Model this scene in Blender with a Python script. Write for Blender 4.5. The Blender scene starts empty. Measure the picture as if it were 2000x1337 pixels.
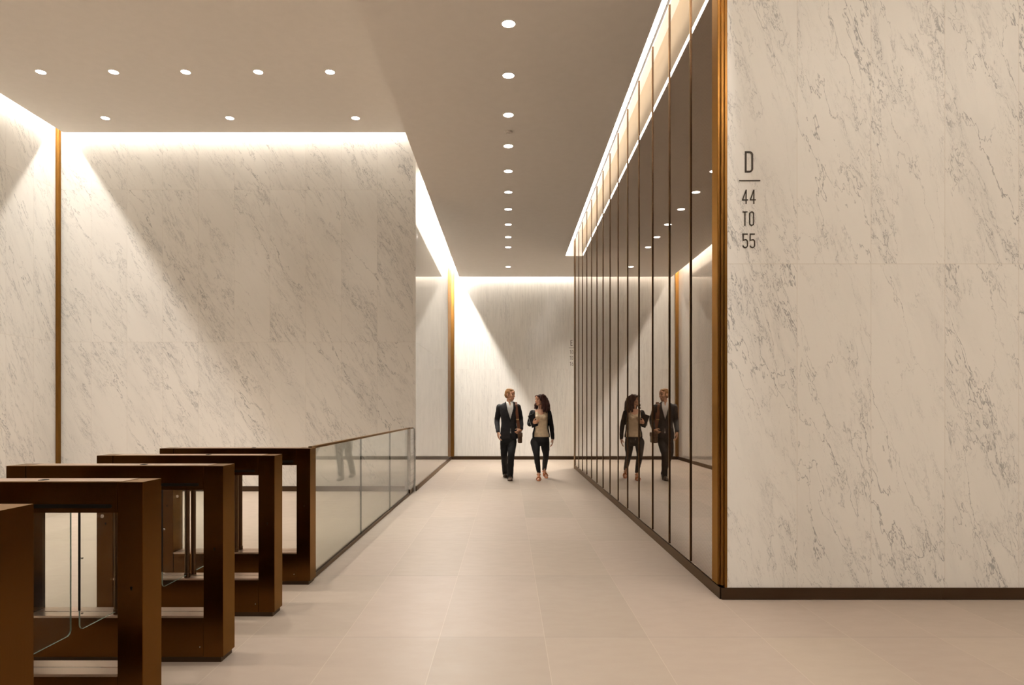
import bpy, bmesh, math, random
from mathutils import Vector, Matrix, noise as mnoise
from mathutils.bvhtree import BVHTree
random.seed(7)
S = bpy.context.scene
COL = S.collection
R = math.radians
# ------------------------------------------------------------------ units
# X to the right, Y into the corridor, Z up; lens 1.40 m above the floor.
F, VX, VY, H = 1333.0, 992.0, 798.0, 1.40
def at(px, py, d):
    return Vector(((px - VX) * d / F, d, H - (py - VY) * d / F))

# ------------------------------------------------------------------ node helper
class NT:
    def __init__(s, name):
        s.m = bpy.data.materials.new(name); s.m.use_nodes = True
        s.t = s.m.node_tree; s.t.nodes.clear()
        s.out = s.t.nodes.new('ShaderNodeOutputMaterial')
    def n(s, typ, **kw):
        o = s.t.nodes.new(typ)
        for k, v in kw.items(): setattr(o, k, v)
        return o
    def put(s, sock, v):
        if v is None: return
        if isinstance(v, bpy.types.NodeSocket): s.t.links.new(v, sock)
        elif isinstance(v, (tuple, list)) and sock.type == 'RGBA' and len(v) == 3: sock.default_value = (*v, 1)
        else: sock.default_value = v
    def math(s, op, a, b=None, c=None):
        o = s.n('ShaderNodeMath', operation=op)
        for i, v in enumerate((a, b, c)): s.put(o.inputs[i], v)
        return o.outputs[0]
    def comb(s, x, y, z):
        o = s.n('ShaderNodeCombineXYZ')
        for i, v in enumerate((x, y, z)): s.put(o.inputs[i], v)
        return o.outputs[0]
    def sep(s, v):
        o = s.n('ShaderNodeSeparateXYZ'); s.put(o.inputs[0], v); return o.outputs
    def pos(s): return s.n('ShaderNodeNewGeometry').outputs['Position']
    def objc(s): return s.n('ShaderNodeTexCoord').outputs['Object']
    def noise(s, v, sc, det=4, rough=.5, dist=0):
        o = s.n('ShaderNodeTexNoise'); s.put(o.inputs['Vector'], v)
        o.inputs['Scale'].default_value = sc; o.inputs['Detail'].default_value = det
        o.inputs['Roughness'].default_value = rough; o.inputs['Distortion'].default_value = dist
        return o.outputs
    def white(s, v):
        o = s.n('ShaderNodeTexWhiteNoise', noise_dimensions='3D'); s.put(o.inputs['Vector'], v); return o.outputs
    def rng(s, v, a, b, c=0., d=1., smooth=True):
        o = s.n('ShaderNodeMapRange', interpolation_type='SMOOTHSTEP' if smooth else 'LINEAR')
        for i, q in enumerate((v, a, b, c, d)): s.put(o.inputs[i], q)
        return o.outputs[0]
    def mix(s, f, a, b, mode='MIX'):
        o = s.n('ShaderNodeMix', data_type='RGBA', blend_type=mode)
        s.put(o.inputs[0], f); s.put(o.inputs[6], a); s.put(o.inputs[7], b); return o.outputs[2]
    def vadd(s, a, b):
        o = s.n('ShaderNodeVectorMath', operation='ADD'); s.put(o.inputs[0], a); s.put(o.inputs[1], b); return o.outputs[0]
    def vscale(s, a, f):
        o = s.n('ShaderNodeVectorMath', operation='SCALE'); s.put(o.inputs[0], a); s.put(o.inputs['Scale'], f); return o.outputs[0]
    def bump(s, h, strength=.1, dist=.01):
        o = s.n('ShaderNodeBump'); s.put(o.inputs['Height'], h)
        o.inputs['Strength'].default_value = strength; o.inputs['Distance'].default_value = dist
        return o.outputs[0]
    def pbsdf(s, color, rough=.5, metal=0., spec=.5, normal=None, coat=0., emis=None, estr=0., aniso=0.):
        o = s.n('ShaderNodeBsdfPrincipled')
        s.put(o.inputs['Base Color'], color); s.put(o.inputs['Roughness'], rough); s.put(o.inputs['Metallic'], metal)
        s.put(o.inputs['Specular IOR Level'], spec); s.put(o.inputs['Normal'], normal)
        s.put(o.inputs['Coat Weight'], coat)
        s.put(o.inputs['Anisotropic'], aniso)
        if emis: s.put(o.inputs['Emission Color'], emis); s.put(o.inputs['Emission Strength'], estr)
        return o.outputs[0]
    def done(s, sh):
        s.t.links.new(sh, s.out.inputs[0]); return s.m

def M_plain(name, col, rough=.6, metal=0., spec=.4, nscale=60., var=.12, bumpy=0.):
    t = NT(name); v = t.objc()
    f = t.noise(v, nscale, 3)[0]
    c = t.mix(t.rng(f, .3, .7), tuple(x*(1-var) for x in col), tuple(min(1, x*(1+var)) for x in col))
    nm = t.bump(f, bumpy, .004) if bumpy else None
    return t.done(t.pbsdf(c, rough, metal, spec, nm))

def M_emit(name, col, st):
    t = NT(name); e = t.n('ShaderNodeEmission'); t.put(e.inputs[0], col); e.inputs[1].default_value = st
    return t.done(e.outputs[0])

# ---- marble: planar coordinates (u along the wall, v up), slabs of width w
def M_marble(name, axis, u0, w, zj, ang, light=(.83, .80, .755), vein=(.30, .292, .29), rough=.16,
             vs=1.0, stretch=.22, amount=1., grain=0., coat=0., haze_k=.16, thin=1., web=.0, wsc=2.2):
    t = NT(name); x, y, z = t.sep(t.pos())
    u = x if axis == 'X' else y
    su = t.math('DIVIDE', t.math('SUBTRACT', u, u0), w)
    iu = t.math('FLOOR', su)
    row = 0.
    for q in zj: row = t.math('ADD', row, t.math('GREATER_THAN', z, q))
    rnd = t.white(t.comb(iu, row, 3.7))
    ca, sa = math.cos(R(ang)), math.sin(R(ang))
    a = t.math('ADD', t.math('MULTIPLY', u, ca), t.math('MULTIPLY', z, sa))      # across the veins
    b = t.math('SUBTRACT', t.math('MULTIPLY', z, ca), t.math('MULTIPLY', u, sa))  # along the veins
    q = t.comb(a, t.math('MULTIPLY', b, stretch), 0.)
    q = t.vadd(q, t.vscale(rnd[1], 9.))
    wob = t.vscale(t.vadd(t.noise(q, 2.6*vs, 5, .62)[1], (-.5, -.5, -.5)), .34)
    qd = t.vadd(q, wob)
    n1 = t.math('ABSOLUTE', t.math('SUBTRACT', t.noise(qd, 3.0*vs, 5, .62)[0], .5))
    n2 = t.math('ABSOLUTE', t.math('SUBTRACT', t.noise(t.vadd(qd, (4.2, 1.7, 2.)), 6.5*vs, 6, .66)[0], .5))
    n3 = t.math('ABSOLUTE', t.math('SUBTRACT', t.noise(t.vadd(qd, (8.1, 5.5, 1.)), 13*vs, 5, .6)[0], .48))
    v1 = t.rng(n1, .0, .020*thin, 1., 0.)
    v2 = t.rng(n2, .0, .022*thin, 1., 0.)
    v3 = t.rng(n3, .0, .03*thin, 1., 0.)
    m1 = t.rng(t.noise(q, 1.7*vs, 3, .55)[0], .42, .68)
    m2 = t.rng(t.noise(t.vadd(q, (3, 9, 4)), 2.6*vs, 4, .6)[0], .44, .70)
    m3 = t.rng(t.noise(t.vadd(q, (7, 2, 8)), 2.2*vs, 4, .6)[0], .50, .72)
    fine = t.math('MULTIPLY', t.math('MULTIPLY', v1, m1), .62*amount)
    fine = t.math('MAXIMUM', fine, t.math('MULTIPLY', t.math('MULTIPLY', v2, m2), .66*amount))
    fine = t.math('MAXIMUM', fine, t.math('MULTIPLY', t.math('MULTIPLY', v3, m3), .45*amount))
    if web:
        vo = t.n('ShaderNodeTexVoronoi', feature='DISTANCE_TO_EDGE'); vo.inputs['Scale'].default_value = wsc
        wob2 = t.vscale(t.vadd(t.noise(q, 5.5, 5, .65)[1], (-.5, -.5, -.5)), .30)
        t.put(vo.inputs['Vector'], t.vadd(t.vadd(qd, wob2), (2.2, 7.1, .4)))
        wm = t.rng(t.noise(t.vadd(q, (5, 3, 1)), 3.4, 5, .62)[0], .40, .66)
        wd = t.math('MULTIPLY_ADD', wm, .014, .005)
        wl = t.rng(t.math('DIVIDE', vo.outputs['Distance'], wd), 0., 1., 1., 0.)
        fine = t.math('MAXIMUM', fine, t.math('MULTIPLY', wl, t.math('MULTIPLY_ADD', wm, web, web*.22)))
    cloud = t.rng(t.noise(t.vadd(qd, (1, 4, 6)), 2.4*vs, 5, .6)[0], .46, .78)
    haze = t.math('MULTIPLY', t.math('ADD', cloud, t.math('MULTIPLY', t.rng(n2, .0, .12, 1., 0.), m2)), haze_k*amount)
    fac = t.math('MINIMUM', t.math('ADD', fine, haze), .85)
    tint = t.mix(t.math('MULTIPLY', rnd[0], .5), light, tuple(c*f for c, f in zip(light, (.955, .95, .945))))
    if grain:
        gq = t.comb(t.math('MULTIPLY', u, 26.), t.math('MULTIPLY', z, 1.4), row)
        g = t.rng(t.noise(gq, 1., 4, .6)[0], .35, .75)
        tint = t.mix(t.math('MULTIPLY', g, grain), tint, tuple(c*.62 for c in light))
    col = t.mix(fac, tint, vein)
    # joints
    fu = t.math('ABSOLUTE', t.math('SUBTRACT', t.math('FRACT', t.math('ADD', su, .5)), .5))
    ju = t.math('LESS_THAN', t.math('MULTIPLY', fu, w), .0022)
    jz = 0.
    for qz in zj: jz = t.math('MAXIMUM', jz, t.math('LESS_THAN', t.math('ABSOLUTE', t.math('SUBTRACT', z, qz)), .0026))
    j = t.math('MAXIMUM', ju, jz)
    col = t.mix(t.math('MULTIPLY', j, .55), col, (.62, .56, .49))
    nm = t.bump(t.math('SUBTRACT', 1., j), .25, .003)
    return t.done(t.pbsdf(col, rough, 0., .5, nm, coat))

def M_floor():
    t = NT('honed limestone floor'); x, y, z = t.sep(t.pos())
    xs = [-1.58, -1.005, -.42, .225, .86, 1.556]
    # column index and joints inside the corridor, regular slabs outside it
    left = t.math('DIVIDE', t.math('SUBTRACT', x, -1.58), .6)
    right = t.math('DIVIDE', t.math('SUBTRACT', x, 1.556), .541)
    isr = t.math('GREATER_THAN', x, 1.556)
    isl = t.math('LESS_THAN', x, -1.58)
    idx = 0.; near = 9.
    for q in xs:
        idx = t.math('ADD', idx, t.math('GREATER_THAN', x, q))
        near = t.math('MINIMUM', near, t.math('ABSOLUTE', t.math('SUBTRACT', x, q)))
    idx = t.math('ADD', idx, t.math('MULTIPLY', isr, t.math('FLOOR', right)))
    idx = t.math('ADD', idx, t.math('MULTIPLY', isl, t.math('FLOOR', left)))
    def fr(v, w):
        return t.math('MULTIPLY', t.math('ABSOLUTE', t.math('SUBTRACT', t.math('FRACT', t.math('ADD', v, .5)), .5)), w)
    nl = t.math('ADD', fr(left, .6), t.math('MULTIPLY', t.math('SUBTRACT', 1., isl), 9.))
    nr = t.math('ADD', fr(right, .541), t.math('MULTIPLY', t.math('SUBTRACT', 1., isr), 9.))
    near = t.math('MINIMUM', near, t.math('MINIMUM', nl, nr))
    ry = t.math('DIVIDE', t.math('SUBTRACT', y, 4.188), 1.54)
    ny = fr(ry, 1.54)
    row = t.math('FLOOR', ry)
    rnd = t.white(t.comb(idx, row, 1.3))
    base = t.mix(rnd[0], (.35, .291, .236), (.415, .345, .279))
    base = t.mix(t.math('MULTIPLY', t.sep(rnd[1])[1], .5), base, (.405, .328, .280))
    n = t.noise(t.comb(t.math('MULTIPLY', x, 2.), t.math('MULTIPLY', y, 4.), idx), 3.2, 5, .55)[0]
    base = t.mix(t.rng(n, .3, .75, 0., .10), base, (.335, .275, .225))
    sp = t.noise(t.comb(x, y, 0.), 190., 2, .6)[0]
    base = t.mix(t.rng(sp, .60, .78, 0., .18), base, (.30, .26, .22))
    sp2 = t.noise(t.comb(x, y, 5.), 120., 2, .6)[0]
    base = t.mix(t.rng(sp2, .70, .80, 0., .3), base, (.80, .74, .66))
    jx = t.math('LESS_THAN', near, .0022); jy = t.math('LESS_THAN', ny, .0045)
    base = t.mix(t.math('MULTIPLY', jy, .7), base, (.27, .23, .19))
    base = t.mix(t.math('MULTIPLY', jx, .26), base, (.62, .54, .44))
    nm = t.bump(t.math('ADD', t.math('MULTIPLY', sp, .3), t.math('SUBTRACT', 1., t.math('MAXIMUM', jx, jy))), .06, .002)
    rough = t.rng(n, .3, .7, .42, .47)
    return t.done(t.pbsdf(base, rough, 0., .28, nm))

def M_bronze(name, col, rough=.34, metal=1., axis='Z', var=.07, tint=(1., .76, .52)):
    t = NT(name); x, y, z = t.sep(t.objc())
    v = t.comb(t.math('MULTIPLY', x, 420. if axis == 'Z' else 3.), t.math('MULTIPLY', y, 420.), t.math('MULTIPLY', z, 3. if axis == 'Z' else 420.))
    n = t.noise(v, 1., 3, .5)[0]
    big = t.noise(t.objc(), 3.1, 3, .5)[0]
    c = t.mix(t.rng(n, .25, .75), tuple(a*(1-var) for a in col), tuple(a*(1+var) for a in col))
    c = t.mix(t.rng(big, .35, .75, 0., .35), c, tuple(a*.8 for a in col))
    r = t.rng(n, .2, .8, rough-.012, rough+.012)
    sh = t.pbsdf(c, r, metal, .5, None)
    sh.node.inputs['Specular Tint'].default_value = (*tint, 1)
    return t.done(sh)

def M_clear(name, tint=(.93, .955, .94), rough=.0, ior=1.5, dust=.02):
    t = NT(name)
    tr = t.n('ShaderNodeBsdfTransparent'); t.put(tr.inputs[0], tint)
    gl = t.n('ShaderNodeBsdfGlossy'); gl.inputs['Roughness'].default_value = rough
    fr = t.n('ShaderNodeLayerWeight'); fr.inputs[0].default_value = .5
    fres = t.math('MULTIPLY_ADD', t.math('POWER', fr.outputs[1], 5.), .93, .035)
    m = t.n('ShaderNodeMixShader'); t.put(m.inputs[0], fres)
    t.t.links.new(tr.outputs[0], m.inputs[1]); t.t.links.new(gl.outputs[0], m.inputs[2])
    d = t.n('ShaderNodeBsdfDiffuse'); t.put(d.inputs[0], (.8, .82, .8))
    m2 = t.n('ShaderNodeMixShader')
    f = t.rng(t.noise(t.objc(), 9., 3)[0], .3, .8, dust*.5, dust)
    t.put(m2.inputs[0], f); t.t.links.new(m.outputs[0], m2.inputs[1]); t.t.links.new(d.outputs[0], m2.inputs[2])
    return t.done(m2.outputs[0])

def M_mirror_glass():
    t = NT('bronze tinted glass with mesh interlayer'); x, y, z = t.sep(t.pos())
    k = t.math('ADD', t.math('MULTIPLY', y, 30.), t.math('MULTIPLY', z, 30.))
    st = t.rng(t.math('ABSOLUTE', t.math('SUBTRACT', t.math('FRACT', k), .5)), .30, .48)
    st = t.math('MULTIPLY', st, t.rng(t.noise(t.pos(), 6., 2)[0], .2, .8, .6, 1.))
    gl = t.pbsdf((.40, .335, .275), .015, 1.)
    df = t.n('ShaderNodeBsdfDiffuse'); t.put(df.inputs[0], (.26, .18, .115))
    m = t.n('ShaderNodeMixShader'); t.put(m.inputs[0], t.math('ADD', t.math('MULTIPLY', st, .22), .06))
    t.t.links.new(gl, m.inputs[1]); t.t.links.new(df.outputs[0], m.inputs[2])
    return t.done(m.outputs[0])

WARM = (1., .90, .78)
COVE = (1., .95, .875)
MT = {}
MT['paint'] = M_plain('warm white ceiling paint', (.90, .855, .80), .9, nscale=8., var=.01)
MT['slot'] = M_plain('champagne slot lining', (.62, .50, .36), .8, nscale=5., var=.02)
MT['floor'] = M_floor()
MT['m_left'] = M_marble('marble lobby side wall', 'Y', 11.6, .607, [2.536, 5.117], 30, rough=.45, amount=1.3, haze_k=.10, thin=.6, web=.45, wsc=3.2)
MT['m_back'] = M_marble('marble lobby back wall', 'X', -6.475, .6075, [2.536, 5.117], 32, rough=.45, amount=1.3, haze_k=.10, thin=.6, web=.45, wsc=3.2)
MT['m_cor'] = M_marble('polished marble corridor wall', 'Y', 12.4, .607, [2.536], 8, grain=.12, amount=.4, rough=.05, coat=1.)
MT['m_end'] = M_marble('marble corridor end wall', 'X', 1.607, .607, [2.493], 5, grain=.30, amount=.30, vs=1.2, stretch=.16)
MT['m_right'] = M_marble('marble elevator wall', 'X', 2.126, .543, [2.465], 17, rough=.42, vs=1.15, stretch=.26, amount=1.6, haze_k=.085, thin=.5, web=.72, wsc=3.4, light=(.80, .775, .735))
MT['m_pier'] = M_marble('marble pier', 'X', -3., 9., [7.], 30, light=(.62, .60, .57))
MT['bronze'] = M_bronze('brushed dark bronze', (.120, .051, .013), .24, tint=(1., .80, .58))
MT['bronze_trim'] = M_bronze('warm bronze trim', (.24, .115, .028), .34)
MT['bronze_base'] = M_bronze('dark bronze skirting', (.085, .056, .036), .38, axis='X', tint=(1., .88, .76))
MT['bronze_fin'] = M_bronze('dark bronze mullion', (.10, .058, .032), .34)
MT['rose'] = M_bronze('satin bronze lightened on lit tops', (.60, .48, .40), .34, axis='X', var=.06, tint=(1., .96, .92))  # cabinet tops and sills: light mirrored from ceiling and walls put into the colour
MT['black'] = M_plain('black recess', (.006, .005, .004), .6, spec=.2)
MT['gasket'] = M_plain('black gasket', (.012, .010, .009), .5)
MT['clear'] = M_clear('clear glass pane')
MT['edge'] = M_plain('polished glass edge', (.30, .42, .37), .15, spec=.8)
MT['edge_dark'] = M_plain('dark glass edge', (.03, .05, .045), .12, spec=.8)
MT['mirror'] = M_mirror_glass()
MT['chrome'] = M_plain('brushed steel fixing', (.55, .53, .5), .3, 1.)
MT['white_plastic'] = M_plain('white plastic', (.88, .84, .78), .5)
MT['led'] = M_emit('cove light strip', COVE, 80.)
MT['led_soft'] = M_emit('soft cove light strip', COVE, 52.)
MT['led_bright'] = M_emit('bright cove light strip', COVE, 240.)
MT['led_glass'] = M_emit('cove light strip over the glass', COVE, 11.)
MT['lamp'] = M_emit('downlight lens', (1., .93, .80), 20.)
MT['letter'] = M_plain('dark bronze lettering', (.035, .022, .012), .45, .3)
MT['dark_wall'] = M_plain('dark bronze cladding', (.025, .018, .013), .5, nscale=3.)

# ------------------------------------------------------------------ mesh helpers
def mesh_obj(name, bm, mat, parent=None, smooth=False, loc=None):
    me = bpy.data.meshes.new(name)
    bmesh.ops.recalc_face_normals(bm, faces=bm.faces)
    bm.to_mesh(me); bm.free()
    if isinstance(mat, (list, tuple)):
        for m in mat: me.materials.append(m)
    else: me.materials.append(mat)
    if smooth:
        for p in me.polygons: p.use_smooth = True
    o = bpy.data.objects.new(name, me); COL.objects.link(o)
    if parent is not None:
        o.parent = parent
    if loc is not None: o.location = loc
    return o
def box(bm, x0, x1, y0, y1, z0, z1, bev=0., seg=2):
    r = bmesh.ops.create_cube(bm, size=1.)
    vs = r['verts']
    bmesh.ops.scale(bm, vec=(abs(x1-x0), abs(y1-y0), abs(z1-z0)), verts=vs)
    bmesh.ops.translate(bm, vec=((x0+x1)/2, (y0+y1)/2, (z0+z1)/2), verts=vs)
    if bev:
        es = list({e for v in vs for e in v.link_edges})
        bmesh.ops.bevel(bm, geom=es, offset=bev, segments=seg, affect='EDGES', profile=.5)
def boxes(name, lst, mat, parent=None, bev=0., smooth=False):
    bm = bmesh.new()
    for b in lst: box(bm, *b, bev=bev)
    return mesh_obj(name, bm, mat, parent, smooth)
def struct(name, lst, mat, label=None, bev=0.):
    o = boxes(name, lst, mat, None, bev); o['kind'] = 'structure'
    if label: o['label'] = label
    return o
def tag(o, label, cat, group=None, kind=None):
    o['label'] = label; o['category'] = cat
    if group: o['group'] = group
    if kind: o['kind'] = kind
    return o
def thing(name, label, cat, loc=(0, 0, 0), group=None):
    o = bpy.data.objects.new(name, None); COL.objects.link(o); o.location = loc
    o.empty_display_size = .1
    return tag(o, label, cat, group)
def cyl(bm, c, r, h, n=24, axis='Z', r2=None):
    q = bmesh.ops.create_cone(bm, cap_ends=True, segments=n, radius1=r, radius2=r if r2 is None else r2, depth=h)
    if axis == 'Y': bmesh.ops.rotate(bm, verts=q['verts'], cent=(0, 0, 0), matrix=Matrix.Rotation(R(90), 3, 'X'))
    if axis == 'X': bmesh.ops.rotate(bm, verts=q['verts'], cent=(0, 0, 0), matrix=Matrix.Rotation(R(90), 3, 'Y'))
    bmesh.ops.translate(bm, vec=c, verts=q['verts'])

# ------------------------------------------------------------------ room dimensions
XL, XR = -1.567, 1.565           # corridor walls
SL, SR = -1.336, 1.36            # ceiling edges of the two wall slots
ZC, ZH = 5.0, 6.0                # corridor and lobby ceilings
DE, DB, DD = 18.86, 11.6, 5.017  # end wall, lobby back wall, elevator wall
XW = -7.64                       # lobby side wall
YB = -5.0                        # behind the lens
XE = 6.2
GE = 16.1                        # end of the tinted glass

struct('floor', [(XW-.3, XE+.3, YB-.3, DE+.3, -.2, 0.)], MT['floor'], 'honed beige limestone floor in large slabs')
struct('wall_left', [(XW-.2, XW, YB, DB+.2, 0, 6.7)], MT['m_left'], 'white marble side wall of the lobby')
struct('wall_back', [(XW-.2, XL-.001, DB, DB+.2, 0, 6.7)], MT['m_back'], 'white marble wall behind the turnstiles')
struct('wall_corridor', [(XL-.2, XL, DB+.004, DE+.2, 0, 6.7)], MT['m_cor'], 'polished marble wall of the corridor')
struct('wall_end', [(XL-.2, XE+.2, DE, DE+.2, 0, 6.2)], MT['m_end'], 'white marble wall closing the corridor')
struct('wall_right', [(1.612, XE+.2, DD, DD+.25, 0, 6.2)], MT['m_right'], 'white marble wall with the large letter D')
struct('wall_core', [(1.60, XE+.2, DD+.25, GE, 0, 6.2)], MT['dark_wall'])
struct('wall_side', [(XE, XE+.2, YB, DE, 0, 6.7)], MT['m_left'])
struct('wall_rear', [(XW-.2, XE+.2, YB-.2, YB, 0, 6.7)], MT['dark_wall'])
# ceilings: every one is a slab with open slots along the walls
struct('ceiling', [(SL, SR, 5.0, DE-.235, ZC, ZC+.62), (SR, XE, GE, DE-.235, ZC, ZC+.62),
                   (SL, SR-.0, YB, 4.70, ZC, ZC+.62), (XR, XE, YB, DD-.0, ZC, ZC+.62),
                   (SL, XE, YB, DB+.1, ZC+.62, ZC+.72), (XL-.2, XE, DB+.1, DE, ZC+.62, ZC+.72)], MT['paint'], 'low painted ceiling over the corridor')
struct('ceiling_lobby', [(XW+.235, SL, YB, DB-.235, ZH, ZH+.5), (XW, SL, YB, DB, ZH+.5, ZH+.6), (SL, SL+.05, YB, DB+.0, ZC+.6, ZH+.6),
                         (XL-.1, SL, DB+.02, DB+.2, ZC+.72, ZH+.6)], MT['paint'], 'higher painted ceiling over the lobby')
struct('trim_5', [(SR-.0, SR+.002, 5.0, GE, ZC+.035, ZC+.60)], MT['slot'])
# skirting and corner trims
B = .087
struct('baseboard_left', [(XW, XW+.012, YB, DB, 0, B)], MT['bronze_base'])
struct('baseboard_back', [(XW+.012, XL-.1, DB-.012, DB, 0, B)], MT['bronze_base'])
struct('baseboard_corridor', [(XL, XL+.012, DB+.0, DE, 0, B)], MT['bronze_base'])
struct('baseboard_end', [(XL+.012, XE, DE-.012, DE, 0, B+.006)], MT['bronze_base'])
struct('baseboard_right', [(1.567, 3.183, DD-.014, DD, .003, B), (3.185, XE, DD-.014, DD, .003, B)], MT['bronze_base'])
struct('trim_1', [(XW, XW+.045, DB-.075, DB, B, ZH+.35)], MT['bronze_trim'], 'bronze trim in the lobby corner', .003)
struct('trim_2', [(XL, XL+.085, DE-.10, DE, B, ZC+.27)], MT['bronze_trim'], 'bronze trim in the far corridor corner', .003)
struct('trim_3', [(1.552, 1.61, DD+.035, DD+.175, B+.012, 5.6), (1.572, 1.612, DD+.012, DD+.036, B+.012, 5.6),
                  (1.592, 1.612, DD-.006, DD+.02, B+.0, 5.6)], MT['bronze_trim'], 'bronze trim on the elevator wall corner', .003)

# ------------------------------------------------------------------ cove light strips (things)
def strip(name, b, label, group, mat='led', nrm=None):
    o = boxes(name, [b], MT[mat]); tag(o, label, 'light', group); return o
G = 'cove light strips'
strip('cove_light', (XW+.02, XW+.05, -3.5, DB-.30, ZH+.30, ZH+.32), 'hidden light strip washing the lobby side wall', G)
strip('cove_light', (XW+.30, XL-.05, DB-.05, DB-.02, ZH+.30, ZH+.32), 'hidden light strip washing the marble wall behind the turnstiles', G)
strip('cove_light', (XL+.02, XL+.05, 12.3, DE-.12, ZC+.36, ZC+.38), 'bright light strip above the polished corridor wall', G, 'led_bright')
strip('cove_light', (SL+.05, XE-.2, DE-.05, DE-.02, ZC+.28, ZC+.30), 'hidden light strip washing the corridor end wall', G, 'led')
strip('cove_light', (XR-.03, XR+.0, 5.1, GE-.05, ZC+.40, ZC+.42), 'bright light strip above the tinted glass partition', G, 'led_glass')
strip('cove_light', (SR+.003, SR+.012, 5.1, GE-.05, ZC+.004, ZC+.03), 'thin light strip on the ceiling edge facing the tinted glass', G, 'led_glass')
strip('cove_light', (SL+.2, XR-.02, 4.955, 4.985, ZC+.28, ZC+.30), 'light strip across the corridor entrance', G, 'led_soft')
strip('cove_light', (XR-.035, XR-.005, -2., 4.7, ZC+.28, ZC+.30), 'light strip beside the elevator wall ceiling', G, 'led_soft')

# ------------------------------------------------------------------ downlights
def make_downlight():
    root = bpy.data.objects.new('downlight', None); COL.objects.link(root); root.empty_display_size = .05
    bm = bmesh.new()
    q = bmesh.ops.create_circle(bm, cap_ends=True, segments=32, radius=.060)
    bmesh.ops.translate(bm, vec=(0, 0, -.004), verts=q['verts'])
    ex = bmesh.ops.extrude_face_region(bm, geom=bm.faces[:])
    bmesh.ops.translate(bm, vec=(0, 0, .003), verts=[v for v in ex['geom'] if isinstance(v, bmesh.types.BMVert)])
    mesh_obj('lens', bm, MT['lamp'], root)
    bm = bmesh.new()
    N = 32; prof = [(.060, -.0005), (.061, -.006), (.067, -.006), (.070, -.0005)]
    vs = [[bm.verts.new((r*math.cos(2*math.pi*i/N), r*math.sin(2*math.pi*i/N), z)) for r, z in prof] for i in range(N)]
    for i in range(N):
        for j in range(4):
            a, b = vs[i], vs[(i+1) % N]; k = (j+1) % 4
            bm.faces.new((a[j], a[k], b[k], b[j]))
    mesh_obj('trim_ring', bm, MT['paint'], root, True)
    return root
proto = make_downlight()
first = [True]
def spot(x, y, z, power, size=105, blend=1., tgt=None, rad=.05):
    l = bpy.data.lights.new('downlight_or_fill_beam', 'SPOT'); l.energy = power; l.color = WARM
    l.spot_size = R(size); l.spot_blend = blend; l.shadow_soft_size = rad
    o = bpy.data.objects.new('downlight_or_fill_beam', l); COL.objects.link(o); o.location = (x, y, z)
    if tgt:
        o.rotation_euler = (Vector(tgt) - Vector((x, y, z))).to_track_quat('-Z', 'Y').to_euler()
    return o
def downlight(x, y, z, label, group, power, size=105):
    if first[0]: o = proto; first[0] = False
    else:
        o = proto.copy(); COL.objects.link(o)
        for ch in proto.children:
            c = ch.copy(); COL.objects.link(c); c.parent = o
    o.location = (x, y, z); tag(o, label, 'light', group)
    if power: spot(x, y, z-.012, power, size)
    return o
ORD = ['first', 'second', 'third', 'fourth', 'fifth', 'sixth', 'seventh', 'eighth', 'ninth', 'tenth', 'eleventh']
cds = [6.38, 7.37, 8.36, 9.35, 10.34, 11.34, 12.31, 13.33, 14.3, 15.2, 17.3]
for i, d in enumerate(cds):
    lab = ('small dim downlight by itself close to the corridor end wall' if i == 10 else
           'round downlight in the corridor ceiling, %s in the row counted from the entrance' % ORD[i])
    downlight(.006, d, ZC, lab, 'downlights along the corridor ceiling', 26, 80)
for i, x in enumerate((-6.378, -5.385, -4.40, -3.41, -2.43)):
    downlight(x, 9.32, ZH, 'lobby downlight, %s from the side wall in the row of five' % ORD[i], 'downlights in the lobby ceiling', 110, 78)
for i, x in enumerate((-6.37, -4.40, -2.41)):
    downlight(x, 10.80, ZH, 'lobby downlight, %s from the side wall in the row of three by the back wall' % ORD[i], 'downlights in the lobby ceiling', 40, 58)
# lobby and corridor rows carry on unseen over the entrance; added fill spots follow
for x in (-6.37, -4.4, -2.42):
    for d, pw, sz in ((6.3, 125, 100), (4.0, 95, 100), (1.2, 50, 85), (-1.5, 40, 85)): spot(x, d, ZH-.012, pw, sz)
for d, pw, sz in ((3.4, 9, 150), (.8, 22, 90), (-.9, 110, 90), (-2.6, 110, 90)):
    spot(.006, d, ZC-.012, pw, sz)
for x in (2.3, 3.3, 4.3, 5.3):  # added unseen spots: elevator wall wash, fill, and floor bounce to the ceiling
    spot(x, 2.2, ZC-.012, 34, 140, 1., (x, DD, 2.6), .08)
    spot(x, .2, ZC-.012, 100, 150, 1.)
    spot(x, -2.2, ZC-.012, 230, 95, 1.)
for x in (2.4, 3.8, 5.2): spot(x, 17.3, ZC-.012, 190, 100)  # unseen spots added in the side passage to brighten the corridor's far ceiling
bm = bmesh.new(); cyl(bm, (0, 0, -.012), .045, .024, 28, r2=.05); cyl(bm, (0, 0, -.028), .03, .012, 24)
o = mesh_obj('smoke_detector', bm, MT['white_plastic'], None); o.location = (.006, 8.87, ZC)
tag(o, 'small round smoke detector between the third and fourth corridor downlights', 'smoke detector')

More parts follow.
